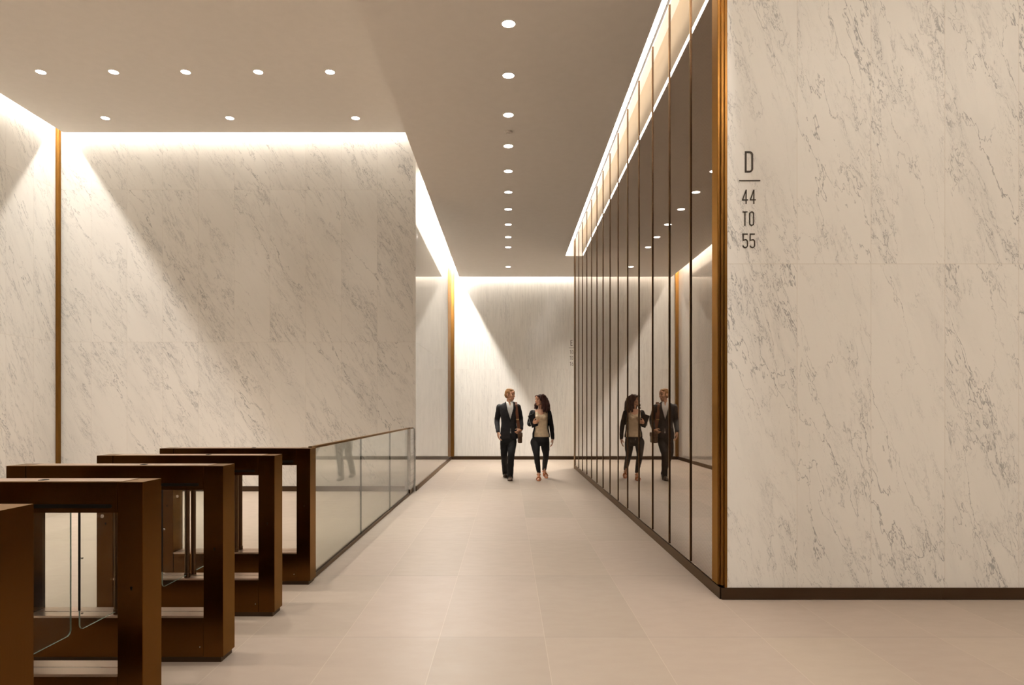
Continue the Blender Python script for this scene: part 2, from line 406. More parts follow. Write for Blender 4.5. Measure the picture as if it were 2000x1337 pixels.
# ------------------------------------------------------------------ tinted glass partition
gp = thing('glass_partition', 'tall bronze tinted mirror glass partition with dark vertical mullions along the corridor', 'glass partition', (XR, 5.2, 0))
def child(parent, name, lst, mat, bev=0., smooth=False):
    """boxes given in world coordinates, parented to a thing at its own base"""
    o = boxes(name, lst, mat, parent, bev, smooth)
    o.data.transform(Matrix.Translation(-parent.location)); return o
fd = [5.84 + .7695*k for k in range(14)]
eds = [5.19] + fd
for k in range(len(eds)-1):
    child(gp, 'pane', [(XR, XR+.012, eds[k]+.006, eds[k+1]-.006, .093, 5.31)], MT['mirror'])
for d in fd:
    child(gp, 'mullion', [(XR-.009, XR+.012, d-.011, d+.011, .10, 5.31)], MT['bronze_fin'], .002)
child(gp, 'base_rail', [(XR-.004, XR+.03, DD+.012, GE, .0, .085), (XR+.004, XR+.03, DD+.19, GE, .085, .093)], MT['bronze_base'])
child(gp, 'back_frame', [(XR+.0125, XR+.032, 5.19, GE, .0, 5.36)], MT['dark_wall'])
struct('trim_4', [(XR-.01, 1.60, 15.87, GE, 0, 5.36)], MT['bronze_fin'])

# ------------------------------------------------------------------ turnstiles
TX0, TX1, TD, TH = -2.772, -1.573, .16, 1.085
PC, SILL = .109, .258
def wing(parent, sgn, y0):
    """glass leaf reaching into the lane; sgn -1 toward the lens"""
    L, x, z0, z1 = .330, -2.178, .275, .955
    bm = bmesh.new()
    # outline with the outer lower corner rounded, extruded by the glass thickness
    r = .03; pts = [(0, z0), (L-r, z0)]
    pts += [(L-r+r*math.sin(a), z0+r-r*math.cos(a)) for a in [R(15*i) for i in range(1, 6)]]
    pts += [(L, z0+r), (L, z1), (0, z1)]
    for s in (0, 1):
        pass
    a = [bm.verts.new((x-.004, y0+sgn*p, z)) for p, z in pts]; b = [bm.verts.new((x+.004, y0+sgn*p, z)) for p, z in pts]
    bm.faces.new(a); bm.faces.new(b[::-1])
    g = mesh_obj('glass_wing', bm, MT['clear'], parent)
    bm = bmesh.new()
    a = [bm.verts.new((x-.004, y0+sgn*p, z)) for p, z in pts]; b = [bm.verts.new((x+.004, y0+sgn*p, z)) for p, z in pts]
    for i in range(len(pts)-1): bm.faces.new((a[i], a[i+1], b[i+1], b[i]))
    inner = [(p-.004 if p > .1 else p, z+.004 if z < .4 else z) for p, z in pts]
    e = mesh_obj('polished_edge', bm, MT['edge'], g)
    if sgn < 0:
        # black seal on the free edge and its clips
        boxes('edge_seal', [(x-.0052, x+.0052, y0-L-.003, y0-L+.001, z0+.10, z1)], MT['gasket'], g)
    for p, z, r_ in ((.322, .36, .005), (.322, .64, .005), (.15, .826, .009)) if sgn < 0 else ():
        bm = bmesh.new(); cyl(bm, (x+.0085, y0+sgn*p, z), r_, .007, 16, 'X'); mesh_obj('clip', bm, MT['chrome'], g)
    return g
def make_turnstile(front=True, back=True, label='', y=0.):
    t = thing('turnstile', label, 'turnstile', (0, y, 0), 'bronze turnstile cabinets')
    bz, pl = MT['bronze'], .030
    for xa, xb in ((TX1-PC, TX1), (TX0, TX0+PC)):
        p = boxes('post', [(xa, xb, 0, TD, pl, TH)], [bz], t, .0015)
        bm = bmesh.new(); xm = xa+.06
        cyl(bm, (xm, -.0006, .63), .0055, .002, 14, 'Y'); box(bm, xm-.0025, xm+.0025, -.0016, .001, .618, .63)
        mesh_obj('lock', bm, MT['black'], p)
    a, b = TX0+PC+.002, TX1-PC-.002
    beam = boxes('top_beam', [(a, b, 0, TD, .952, TH)], bz, t, .0015)
    bm = bmesh.new()
    def slot(xa, xb):
        n = 8; r = .0085; zc = .981; ps = [(xb-r+r*math.sin(R(180*i/n)), zc+r*math.cos(R(180*i/n))) for i in range(n+1)]
        ps += [(xa+r-r*math.sin(R(180*i/n)), zc-r*math.cos(R(180*i/n))) for i in range(n+1)]
        A = [bm.verts.new((p, -.0012, z)) for p, z in ps]; Bv = [bm.verts.new((p, .01, z)) for p, z in ps]
        bm.faces.new(A)
        for i in range(len(ps)): bm.faces.new((A[i], A[(i+1) % len(ps)], Bv[(i+1) % len(ps)], Bv[i]))
    slot(b-.475, b-.022); mesh_obj('sensor_slot', bm, MT['black'], beam)
    bm = bmesh.new(); slot(a+.022, a+.475); mesh_obj('sensor_slot', bm, MT['black'], beam)
    bm = bmesh.new(); box(bm, a+.005, b+.015, .014, TD-.014, TH, TH+.0015)
    tp = mesh_obj('top_plate', bm, MT['rose'], t)
    bm = bmesh.new(); box(bm, -2.06, -2.035, .05, .09, TH+.0015, TH+.004, .001)
    mesh_obj('reader_lens', bm, MT['black'], tp)
    lp = boxes('lower_panel', [(a, b, .002, TD-.002, pl, SILL-.012)], bz, t, .001)
    for x in (a+.018, b-.018):
        bm = bmesh.new(); cyl(bm, (x, .001, .085), .003, .003, 10, 'Y'); mesh_obj('screw', bm, MT['chrome'], lp)
    sl = boxes('sill', [(a, b, -.001, TD*.47, SILL-.012, SILL), (a, b, TD*.53, TD+.001, SILL-.012, SILL),
                        (a, b, TD*.47, TD*.53, SILL-.012, SILL-.006)], MT['rose'], t, .001)
    for xa, xb in ((a+.12, -2.22), (-2.135, b-.12)): boxes('light_slot', [(xa, xb, TD*.49, TD*.51, SILL-.006, SILL-.001)], MT['chrome'], sl)
    boxes('plinth', [(TX0+.014, TX1-.014, .006, TD-.006, 0., pl)], MT['bronze_base'], t)
    for yy in (.035, TD-.035):
        bm = bmesh.new(); cyl(bm, (-2.178, yy, (SILL+.955)/2), .0165, .955-SILL, 20); cyl(bm, (-2.178, yy, SILL+.014), .020, .028, 20)
        cyl(bm, (-2.178, yy, .94), .020, .028, 20)
        mesh_obj('hinge_tube', bm, MT['bronze_fin'], t, False)
    if front: wing(t, -1, .030)
    if back: wing(t, 1, TD-.030)
    return t
tl = ['bronze turnstile cabinet with a glowing orange end face, cut off by the photo edge',
      'bronze turnstile cabinet showing two glass wings through its opening',
      'bronze turnstile cabinet third from the balustrade, middle of the row of five',
      'bronze turnstile cabinet second from the balustrade',
      'bronze turnstile cabinet touching the glass balustrade, end of the row']
for i, y in enumerate((2.105, 2.94, 3.77, 4.60, 5.43)):
    make_turnstile(True, i < 4, tl[i], y)

# ------------------------------------------------------------------ balustrade and pier
bl = thing('balustrade', 'frameless clear glass balustrade with thin bronze rail beside the corridor', 'balustrade', (-1.62, 5.6, 0))
ys = [5.603, 7.52, 9.37, 11.07]
for a, b in zip(ys, ys[1:]):
    g = child(bl, 'glass_pane', [(-1.626, -1.614, a+.004, b-.004, .02, 1.072)], MT['clear'])
    child(bl, 'pane_joint', [(-1.627, -1.613, b-.004, b+.0, .02, 1.072)], MT['edge_dark']) if b < 11 else None
child(bl, 'handrail', [(-1.636, -1.604, 5.592, 11.12, 1.072, 1.092)], MT['bronze_fin'], .002)
for b_ in ((-1.642, -1.630, 5.595, 11.10, 0, .028), (-1.610, -1.598, 5.595, 11.10, 0, .028)): child(bl, 'base_channel', [b_], MT['bronze_base'])
pr = thing('pier', 'low marble clad pier where the balustrade meets the wall corner', 'pier', (-1.64, 11.3, 0))
child(pr, 'cladding', [(-1.682, -1.588, 11.13, 11.598, .085, 1.072)], MT['m_pier'], .002)
for xa in (-1.65, -1.62): child(pr, 'foot', [(xa, xa+.021, 11.15, 11.58, 0, .085)], MT['bronze_base'])
child(pr, 'cap', [(-1.66, -1.60, 11.121, 11.56, 1.072, 1.088)], MT['bronze_fin'])

# ------------------------------------------------------------------ lettering
def stroke(bm, pts, w, closed=False):
    """flat ribbon of width w along a polyline in the X-Z plane with mitred joints"""
    n = len(pts); L, Rr = [], []
    for i, p in enumerate(pts):
        p = Vector(p)
        a = Vector(pts[i-1]) if (i > 0 or closed) else None
        b = Vector(pts[(i+1) % n]) if (i < n-1 or closed) else None
        d1 = (p-a).normalized() if a is not None else (b-p).normalized()
        d2 = (b-p).normalized() if b is not None else d1
        n1, n2 = Vector((-d1.y, d1.x)), Vector((-d2.y, d2.x))
        m = (n1+n2); m = m.normalized() if m.length > 1e-4 else n1
        k = w/2/max(.45, m.dot(n1))
        L.append(p+m*k); Rr.append(p-m*k)
    t = .004
    def v(p, y): return bm.verts.new((p.x, y, p.y))
    A = [(v(L[i], 0), v(Rr[i], 0), v(Rr[i], -t), v(L[i], -t)) for i in range(n)]
    rngs = range(n if closed else n-1)
    for i in rngs:
        q, r = A[i], A[(i+1) % n]
        for j in range(4): bm.faces.new((q[j], q[(j+1) % 4], r[(j+1) % 4], r[j]))
    if not closed: bm.faces.new(A[0]); bm.faces.new(A[-1])
def arc(cx, cy, rx, ry, a0, a1, n=6):
    return [(cx+rx*math.cos(R(a0+(a1-a0)*i/n)), cy+ry*math.sin(R(a0+(a1-a0)*i/n))) for i in range(n+1)]
def glyph(bm, ch, x, z, w, h, s):
    """glyph box: left x, bottom z, width w, height h, stroke s"""
    i = s/2; x0, x1, z0, z1 = x+i, x+w-i, z+i, z+h-i; r = min((x1-x0)*.5, h*.14)
    zm = (z0+z1)/2
    if ch == 'D':
        stroke(bm, [(x0, z0), (x0, z1)] + arc(x1-r, z1-r, r, r, 90, 0) + arc(x1-r, z0+r, r, r, 0, -90), s, True)
    elif ch in 'O0':
        stroke(bm, arc(x1-r, z1-r, r, r, 90, 0) + arc(x1-r, z0+r, r, r, 0, -90) + arc(x0+r, z0+r, r, r, -90, -180) + arc(x0+r, z1-r, r, r, 180, 90), s, True)
    elif ch == 'T':
        stroke(bm, [(x0-i, z1), (x1+i, z1)], s); stroke(bm, [((x0+x1)/2, z1), ((x0+x1)/2, z0-i)], s)
    elif ch == '4':
        xv = x0+(x1-x0)*.72
        stroke(bm, [(xv, z0-i), (xv, z1+i*.6)], s); stroke(bm, [(xv, z1), (x0, z0+h*.24), (x1+i, z0+h*.24)], s)
    elif ch == '5':
        stroke(bm, [(x1+i*.5, z1), (x0, z1), (x0, zm+h*.03), (x1-r, zm+h*.08)] + arc(x1-r, zm+h*.08-r, r, r, 80, 0, 5)
               + arc(x1-r, z0+r, r, r, 0, -90, 5) + arc(x0+r, z0+r, r, r, -90, -180, 5), s)
    elif ch == 'E':
        stroke(bm, [(x1+i, z1), (x0, z1), (x0, z0), (x1+i, z0)], s); stroke(bm, [(x0, zm), (x1, zm)], s)
    elif ch == '1':
        xm = x0+(x1-x0)*.6
        stroke(bm, [(x0, z1-h*.1), (xm, z1), (xm, z0-i)], s)
    elif ch == '6':
        stroke(bm, [((x0+x1)/2+w*.12, z1+i), (x0, zm-h*.02)] , s)
        stroke(bm, arc(x1-r, zm-r*.2, r, r, 90, 0) + arc(x1-r, z0+r, r, r, 0, -90) + arc(x0+r, z0+r, r, r, -90, -180) + arc(x0+r, zm-r*.2, r, r, 180, 90), s, True)
def sign(name, label, px, y, lines, s):
    """lines: (text, left px, right px, top px, bottom px, stroke m); s pixels per metre on that wall"""
    root = thing(name, label, 'sign', ((px-VX)/s, y, 0), 'elevator bank signs')
    ox = (px-VX)/s
    for txt, l, r, tp, bt, sw, part in lines:
        bm = bmesh.new(); X0, X1 = (l-VX)/s-ox, (r-VX)/s-ox; Z1, Z0 = H-(tp-VY)/s, H-(bt-VY)/s
        if txt == '-': box(bm, X0, X1, -.004, 0, Z0, Z1)
        else:
            n = len(txt); gap = .022 if n > 1 else 0; w = (X1-X0-gap*(n-1)*.6)/n
            for k, ch in enumerate(txt): glyph(bm, ch, X0+k*(w+gap*.6), Z0, w, Z1-Z0, sw)
        mesh_obj(part, bm, MT['letter'], root)
sD = F/DD
sign('elevator_sign', 'dark lettering D 44 TO 55 on the marble wall beside the bronze corner trim', 1463.6, DD-.0005,
     [('D', 1454.7, 1470.8, 295.5, 336.8, .0125, 'letter'), ('-', 1443.4, 1484.6, 351.6, 353.6, 0, 'divider_bar'),
      ('44', 1449.2, 1475.9, 370, 398, .0075, 'numeral'), ('TO', 1450, 1472.8, 412.8, 441, .0075, 'lettering'), ('55', 1450.2, 1474.6, 456, 484.3, .0075, 'numeral')], sD)
k = (F/DE)/sD
def e(x): return 1116.6+(x-1463.6)*k
def ez(y): return 679+(y-352.6)*k
sign('elevator_sign', 'small dark lettering E 10 TO 16 on the corridor end wall', 1116.6, DE-.0005,
     [('E', e(1455.5), e(1470), ez(295.5), ez(336.8), .013, 'letter'), ('-', e(1443.4), e(1484.6), ez(351.4), ez(353.8), 0, 'divider_bar'),
      ('10', e(1449), e(1475), ez(370), ez(398), .0085, 'numeral'), ('TO', e(1449), e(1473.5), ez(412.8), ez(441), .0085, 'lettering'), ('16', e(1449.2), e(1475), ez(456), ez(484.3), .0085, 'numeral')], F/DE)

#PEOPLE0
# ------------------------------------------------------------------ people
def frame_of(d):
    d = d.normalized(); up = Vector((0, 0, 1)) if abs(d.z) < .9 else Vector((0, 1, 0))
    a = d.cross(up).normalized(); return a, d.cross(a).normalized()
def ring_skin(bm, rings):
    vs = [[bm.verts.new(p) for p in r] for r in rings]; n = len(rings[0])
    for a, b in zip(vs, vs[1:]):
        for i in range(n): bm.faces.new((a[i], a[(i+1) % n], b[(i+1) % n], b[i]))
    bm.faces.new(vs[0][::-1]); bm.faces.new(vs[-1])
def ball(bm, c, r, rot=None, seg=14):
    m = Matrix.Translation(Vector(c))
    if rot is not None: m = m @ rot
    rr = r if isinstance(r, (tuple, list)) else (r, r, r)
    m = m @ Matrix.Diagonal((*rr, 1))
    nv = seg//2+1; rows = []
    for j in range(1, nv):
        z, q = math.cos(math.pi*j/nv), math.sin(math.pi*j/nv)
        rows.append([bm.verts.new(m @ Vector((q*math.cos(2*math.pi*k/seg), q*math.sin(2*math.pi*k/seg), z))) for k in range(seg)])
    a, b = bm.verts.new(m @ Vector((0, 0, 1))), bm.verts.new(m @ Vector((0, 0, -1)))
    for r0, r1 in zip(rows, rows[1:]):
        for k in range(seg): bm.faces.new((r0[k], r0[(k+1) % seg], r1[(k+1) % seg], r1[k]))
    for k in range(seg):
        bm.faces.new((rows[0][(k+1) % seg], rows[0][k], a)); bm.faces.new((rows[-1][k], rows[-1][(k+1) % seg], b))
def catmull(pts, n=5):
    out = []
    for i in range(len(pts)-1):
        p0, p1, p2, p3 = pts[max(i-1, 0)], pts[i], pts[i+1], pts[min(i+2, len(pts)-1)]
        for k in range(n):
            t = k/n
            out.append(tuple(.5*((2*b)+(c-a)*t+(2*a-5*b+4*c-d)*t*t+(3*b-a-3*c+d)*t**3) for a, b, c, d in zip(p0, p1, p2, p3)))
    out.append(tuple(pts[-1])); return out
def limb(bm, pts, n=14, sub=5, ball_ends=True):
    """tapering tube through (position, radius) joints"""
    q = catmull([(*p, r) for p, r in pts], sub) if len(pts) > 2 else [(*p, r) for p, r in pts]
    P = [Vector(c[:3]) for c in q]; Rd = [c[3] for c in q]
    rings = []; prev = None
    for i, p in enumerate(P):
        d = (P[min(i+1, len(P)-1)]-P[max(i-1, 0)]).normalized()
        if prev is None: a, b = frame_of(d)
        else:
            a = (prev - d*prev.dot(d)).normalized(); b = d.cross(a)
        prev = a
        rings.append([p+(a*math.cos(2*math.pi*k/n)+b*math.sin(2*math.pi*k/n))*Rd[i] for k in range(n)])
    ring_skin(bm, rings)
    if ball_ends:
        ball(bm, P[0], Rd[0]*.99); ball(bm, P[-1], Rd[-1]*.99)
def torso(bm, rows, n=28, sub=4):
    """rows: (centre x, centre y, z, half width, half depth)"""
    q = catmull(rows, sub); rings = []
    for cx, cyy, z, rx, ry in q:
        ring = []
        for k in range(n):
            t = 2*math.pi*k/n; c, s_ = math.cos(t), math.sin(t)
            e2 = 2/2.5
            ring.append(Vector((cx+rx*math.copysign(abs(c)**e2, c), cyy+ry*math.copysign(abs(s_)**e2, s_), z)))
        rings.append(ring)
    ring_skin(bm, rings)
def fuse(name, bm, voxel, mats, parent, smooth=3, wrinkle=0., wscale=9., wz=1.6):
    """join overlapping closed shapes into one continuous surface"""
    bmesh.ops.recalc_face_normals(bm, faces=bm.faces)
    me = bpy.data.meshes.new(name+'_raw'); bm.to_mesh(me); bm.free()
    tmp = bpy.data.objects.new(name+'_raw', me); COL.objects.link(tmp)
    m = tmp.modifiers.new('r', 'REMESH'); m.mode = 'VOXEL'; m.voxel_size = voxel
    if smooth:
        k = tmp.modifiers.new('s', 'SMOOTH'); k.factor = .5; k.iterations = smooth
    dg = bpy.context.evaluated_depsgraph_get(); dg.update()
    out = bpy.data.meshes.new_from_object(tmp.evaluated_get(dg)); out.name = name
    bpy.data.objects.remove(tmp); bpy.data.meshes.remove(me)
    if wrinkle:
        cs = []; ns = [Vector(q.vector) for q in out.vertex_normals]
        for v, nv in zip(out.vertices, ns):
            p = v.co.copy(); cs.extend(p + nv*wrinkle*(mnoise.noise(Vector((p.x*wscale, p.y*wscale, p.z*wscale*wz)))+.5*mnoise.noise(Vector((p.x, p.y, p.z*wz*.6))*wscale*2.7)))
        out.vertices.foreach_set('co', cs)
    out.materials.clear()
    for q in (mats if isinstance(mats, (list, tuple)) else [mats]): out.materials.append(q)
    out.shade_smooth(); out.polygons.foreach_set('material_index', [0]*len(out.polygons)); out.update()
    o = bpy.data.objects.new(name, out); COL.objects.link(o)
    if parent is not None:
        o.parent = parent; out.transform(Matrix.Translation(-parent.location))
    return o
def own(name, bm, mat, parent, smooth=True):
    o = mesh_obj(name, bm, mat, parent, smooth)
    if parent is not None: o.data.transform(Matrix.Translation(-root_loc(parent)))
    return o
def root_loc(p):
    v = Vector((0, 0, 0))
    while p is not None: v += p.location; p = p.parent
    return v
def inside(poly, x, z):
    c = False; j = len(poly)-1
    for i in range(len(poly)):
        (xi, zi), (xj, zj) = poly[i], poly[j]
        if (zi > z) != (zj > z) and x < (xj-xi)*(z-zi)/(zj-zi)+xi: c = not c
        j = i
    return c
def carve(o, polys, ymax):
    """cut an opening (in the front only) out of a garment"""
    off = root_loc(o.parent); bm = bmesh.new(); bm.from_mesh(o.data); kill = []
    for f in bm.faces:
        c = f.calc_center_median()+off
        if c.y < ymax and any(inside(p, c.x, c.z) for p in polys): kill.append(f)
    bmesh.ops.delete(bm, geom=kill, context='FACES'); bm.to_mesh(o.data); bm.free()
    o.data.shade_smooth()
def caster(o):
    off = root_loc(o.parent); bm = bmesh.new(); bm.from_mesh(o.data); t = BVHTree.FromBMesh(bm); bm.free()
    def f(x, z, y0=12.5):
        h = t.ray_cast(Vector((x, y0, z))-off, Vector((0, 1, 0)))
        return (h[0]+off).y if h[0] is not None else None
    return f
def patch(bm, cast, left, right, n=12, m=3, lift=.004, thick=.006, fall=None):
    """thin cloth band lying on a surface between two polylines of (x, z)"""
    def along(pl, t):
        L = [0.]
        for a, b in zip(pl, pl[1:]): L.append(L[-1]+math.hypot(b[0]-a[0], b[1]-a[1]))
        s_ = t*L[-1]
        for i in range(len(pl)-1):
            if s_ <= L[i+1] or i == len(pl)-2:
                k = (s_-L[i])/max(1e-6, L[i+1]-L[i]); return (pl[i][0]+(pl[i+1][0]-pl[i][0])*k, pl[i][1]+(pl[i+1][1]-pl[i][1])*k)
    Fv, Bk = [], []; last = fall
    for i in range(n+1):
        a, b = along(left, i/n), along(right, i/n); fr, bk = [], []
        for j in range(m+1):
            x = a[0]+(b[0]-a[0])*j/m; z = a[1]+(b[1]-a[1])*j/m; y = cast(x, z)
            if y is None or (last is not None and abs(y-last) > .08): y = last if last is not None else 13.4
            last = y
            fr.append(bm.verts.new((x, y-lift-thick, z))); bk.append(bm.verts.new((x, y+.004, z)))
        last = fr[0].co.y+lift+thick
        Fv.append(fr); Bk.append(bk)
    for i in range(n):
        for j in range(m):
            bm.faces.new((Fv[i][j], Fv[i+1][j], Fv[i+1][j+1], Fv[i][j+1])); bm.faces.new((Bk[i][j], Bk[i][j+1], Bk[i+1][j+1], Bk[i+1][j]))
        for j in (0, m):
            bm.faces.new((Fv[i][j], Bk[i][j], Bk[i+1][j], Fv[i+1][j]))
    for i in (0, n):
        for j in range(m): bm.faces.new((Fv[i][j], Fv[i][j+1], Bk[i][j+1], Bk[i][j]))
def hand(bm, w, d, t, n, curl=(25, 25, 25, 25), k=1., spread=.06, thumb=(.75, .55, .35)):
    """w wrist, d finger direction, t thumb side, n palm side; five fingers rooted in a palm"""
    w = Vector(w); d = Vector(d).normalized(); t = (Vector(t)-d*Vector(t).dot(d)).normalized(); n = (Vector(n)-d*Vector(n).dot(d)-t*Vector(n).dot(t)).normalized()
    ks = [(.030, .092, .0088), (.010, .097, .0092), (-.010, .093, .0088), (-.028, .083, .0078)]
    ln = [(.042, .026, .020), (.046, .030, .021), (.043, .027, .020), (.034, .020, .018)]
    for (o, L, r), ll, c, i in zip(ks, ln, curl, range(4)):
        b = w+d*L*k+t*o*k
        limb(bm, [(w+t*o*.55*k+d*.004, .0155*k), (w+d*L*.55*k+t*o*.85*k, .0150*k), (b, .0115*k)], 10, 3)
        ang = 0.; p = b; pts = [(b-d*.012*k, r*k*1.15)]; sp = t*(spread*(1.5-i)*.6)
        for j, q in enumerate(ll):
            ang += R(c)*(1.0 if j else .8)
            dd = (d*math.cos(ang)+n*math.sin(ang)+sp*math.cos(ang)).normalized()
            p = p+dd*q*k; pts.append((p, r*k*(1-.10*(j+1))))
        limb(bm, pts, 10, 3)
    b = w+d*.022*k+t*.024*k+n*.006*k
    td = (d*thumb[0]+t*thumb[1]+n*thumb[2]).normalized()
    limb(bm, [(b-td*.014*k, .015*k), (b+td*.030*k, .0125*k), (b+td*.056*k, .0105*k), (b+(td*.9+d*.25).normalized()*.082*k, .0085*k)], 10, 3)
def head(bm, c, yaw, pitch=0., k=1., female=False):
    """skull, jaw, nose, lips, ears; returns the local-to-world matrix"""
    M = Matrix.Translation(Vector(c)) @ Matrix.Rotation(R(yaw), 4, 'Z') @ Matrix.Rotation(R(pitch), 4, 'X') @ Matrix.Scale(k, 4)
    b2 = bmesh.new(); f = .92 if female else 1.
    ball(b2, (0, .016, .030), (.075, .095, .087)); ball(b2, (0, -.020, -.005), (.066, .070, .080))
    ball(b2, (0, -.028, -.050), (.056*f, .058, .058)); ball(b2, (0, -.060, -.090), (.030*f, .026, .022))
    for s_ in (-1, 1):
        ball(b2, (s_*.036, -.062, -.022), (.026, .024, .028))       # cheek
        ball(b2, (s_*.045*f, -.020, -.070), (.016, .036, .026))     # jaw corner
        ball(b2, (s_*.073, .014, -.002), (.009, .020, .032), Matrix.Rotation(R(12), 4, 'X'))  # ear
        ball(b2, (s_*.077, .022, .010), (.007, .012, .020))
        ball(b2, (s_*.031, -.079, .012), (.0135, .0095, .0095))     # eye
        ball(b2, (s_*.012, -.096, -.026), (.0085, .009, .008))      # nostril
        ball(b2, (s_*.030, -.078, .030), (.024, .0125, .0075), Matrix.Rotation(R(-8*s_), 4, 'Y'))  # brow
    limb(b2, [(Vector((0, -.080, .026)), .009), (Vector((0, -.094, .002)), .0092), (Vector((0, -.106, -.024)), .0115)], 10, 3)
    ball(b2, (0, -.085, -.054), (.023, .012, .0055)); ball(b2, (0, -.085, -.064), (.020, .012, .0062))
    ball(b2, (0, -.070, .060), (.050, .024, .035))
    for v in b2.verts: v.co = M @ v.co
    me = bpy.data.meshes.new('tmp'); b2.to_mesh(me); b2.free(); bm.from_mesh(me); bpy.data.meshes.remove(me)
    return M
def paint_face(o, M, lipidx=1, eyeidx=2, browidx=3, smile=0.):
    I = (M).inverted(); off = root_loc(o.parent) + o.location*0
    base = o.parent.location if o.parent else Vector((0, 0, 0))
    for p in o.data.polygons:
        q = I @ (p.center+base)
        if q.y < -.055 and abs(q.x) < .06 and -.1 < q.z < .06:
            ax = abs(q.x)
            if ((ax-.031)/.0125)**2+((q.z-.012)/.0062)**2 < 1: p.material_index = eyeidx
            elif ax < .022 and abs(q.z+.059-smile*ax*ax*14) < .0075*(1-ax/.034): p.material_index = lipidx
            elif .012 < ax < .052 and abs(q.z-.034+max(0, ax-.034)*.25) < .0042: p.material_index = browidx
def shoe_mesh(bm, heel, toe, w=.045, h=.06, up=(0, 0, 1)):
    heel, toe = Vector(heel), Vector(toe); d = (toe-heel); L = d.length; d.normalize(); u = Vector(up)
    u = (u-d*u.dot(d)).normalized(); s_ = d.cross(u)
    prof = [(0, .72, .95), (.10, .92, 1.), (.30, .86, .98), (.52, .98, .74), (.74, 1.06, .60), (.90, .88, .48), (1.0, .45, .30)]
    rings = []
    for t, ww, hh in prof:
        c = heel+d*L*t; ring = []
        for k in range(16):
            a = 2*math.pi*k/16; x = math.cos(a)*w*ww; z = math.sin(a)
            z = z*h*hh if z > 0 else z*.006
            ring.append(c+s_*x+u*(max(z, -.004)+.006))
        rings.append(ring)
    ring_skin(bm, rings)

MT['skin'] = M_plain('fair skin', (.72, .40, .25), .5, nscale=40, var=.05)
MT['skin2'] = M_plain('light skin', (.72, .40, .26), .5, nscale=40, var=.05)
MT['lips'] = M_plain('lips', (.50, .17, .13), .45)
MT['eyes'] = M_plain('dark eyes', (.03, .02, .015), .2)
MT['brow'] = M_plain('brown brow', (.20, .10, .045), .7)
MT['hair_m'] = M_plain('short sandy hair', (.30, .145, .05), .6, nscale=90, var=.35, bumpy=.5)
MT['hair_w'] = M_plain('dark auburn hair', (.050, .014, .010), .42, nscale=70, var=.5, bumpy=.5)
MT['suit'] = M_plain('charcoal suit wool', (.019, .017, .019), .75, nscale=160, var=.25, bumpy=.2)
MT['trouser'] = M_plain('black trouser cloth', (.007, .0065, .007), .75, nscale=160, var=.25, bumpy=.2)
MT['shirt'] = M_plain('white shirt cotton', (.80, .78, .75), .7, nscale=60, var=.04)
MT['cardigan'] = M_plain('black cardigan knit', (.007, .006, .006), .85, nscale=200, var=.3, bumpy=.3)
MT['camisole'] = M_plain('champagne silk top', (.74, .58, .39), .42, nscale=30, var=.07)
MT['leather'] = M_plain('brown leather strap', (.17, .058, .026), .5, nscale=70, var=.2)
MT['bagleather'] = M_plain('dark brown bag leather', (.075, .034, .014), .5, nscale=50, var=.25)
MT['shoe'] = M_plain('dark brown shoe leather', (.050, .028, .016), .35, nscale=40, var=.2)
MT['sandal'] = M_plain('orange tan sandal leather', (.50, .155, .04), .45, nscale=50, var=.15)
MT['folder'] = M_plain('black notebook cover', (.022, .020, .021), .55, nscale=90, var=.2)
MT['pages'] = M_plain('white paper edge', (.75, .74, .72), .7)
MT['brass'] = M_plain('brass fitting', (.55, .36, .15), .3, 1.)
def C(cx, cyy, d): return at(930+cx/6.077, 740+cyy/6.077, d)
def CX(cx, d=13.38): return C(cx, 0, d).x
def CZ(cyy, d=13.38): return C(0, cyy, d).z

# ---------------- the man
D0 = 13.50
man = thing('person', 'man in charcoal suit and open white shirt, looking aside while walking, hand on bag strap', 'person', (C(385, 0, D0).x, D0, 0))
hipL, knL, anL = C(428, 740, 13.48), C(416, 895, 13.34), C(404, 1140, 13.42)
hipR, knR, anR = C(338, 740, 13.52), C(331, 890, 13.50), C(343, 1105, 13.98)
shR, elR, wrR = C(276, 332, 13.52), C(249, 492, 13.60), C(258, 628, 13.42)
shL, elL, wrL = C(494, 332, 13.52), C(528, 490, 13.64), C(534, 596, 13.42)
bm = bmesh.new()
ball(bm, C(385, 720, D0), (.14, .105, .10)); torso(bm, [(C(385, 0, D0).x, D0, CZ(z, D0), rx, ry) for z, rx, ry in ((715, .135, .095), (600, .125, .09), (480, .12, .09), (380, .145, .10), (315, .16, .085), (292, .09, .07))])
hm = C(402, 188, 13.50)
limb(bm, [(C(392, 300, 13.52), .070), (C(394, 275, 13.515), .058), (hm+Vector((-.006, .014, -.06)), .056)])
MM = head(bm, hm, 62, 4, 1.0)
for h_, k_, a_ in ((hipL, knL, anL), (hipR, knR, anR)): limb(bm, [(h_, .062), (h_.lerp(k_, .5), .055), (k_, .040), (k_.lerp(a_, .5)+Vector((0, .012, 0)), .036), (a_, .030)])
for s_, e_, w_ in ((shR, elR, wrR), (shL, elL, wrL)): limb(bm, [(s_, .046), (e_, .038), (w_, .026)])
toeL = Vector((C(404, 0, 13.2).x, 13.185, .030)); heL = Vector((C(404, 0, 13.45).x, 13.455, .035))
toeR = Vector((C(352, 0, 13.83).x, 13.82, .030)); heR = anR+Vector((-.004, .05, -.05))
limb(bm, [(anL, .030), (heL*.6+toeL*.4+Vector((0, 0, .002)), .026), (toeL+Vector((0, .06, -.004)), .018)]); limb(bm, [(anR, .030), (heR*.5+toeR*.5+Vector((0, 0, .002)), .026), (toeR+Vector((0, .06, -.004)), .018)])
hand(bm, wrR, (.10, -.25, -1), (.25, -1, -.1), (1, .2, 0), (22, 26, 28, 30), 1.04)
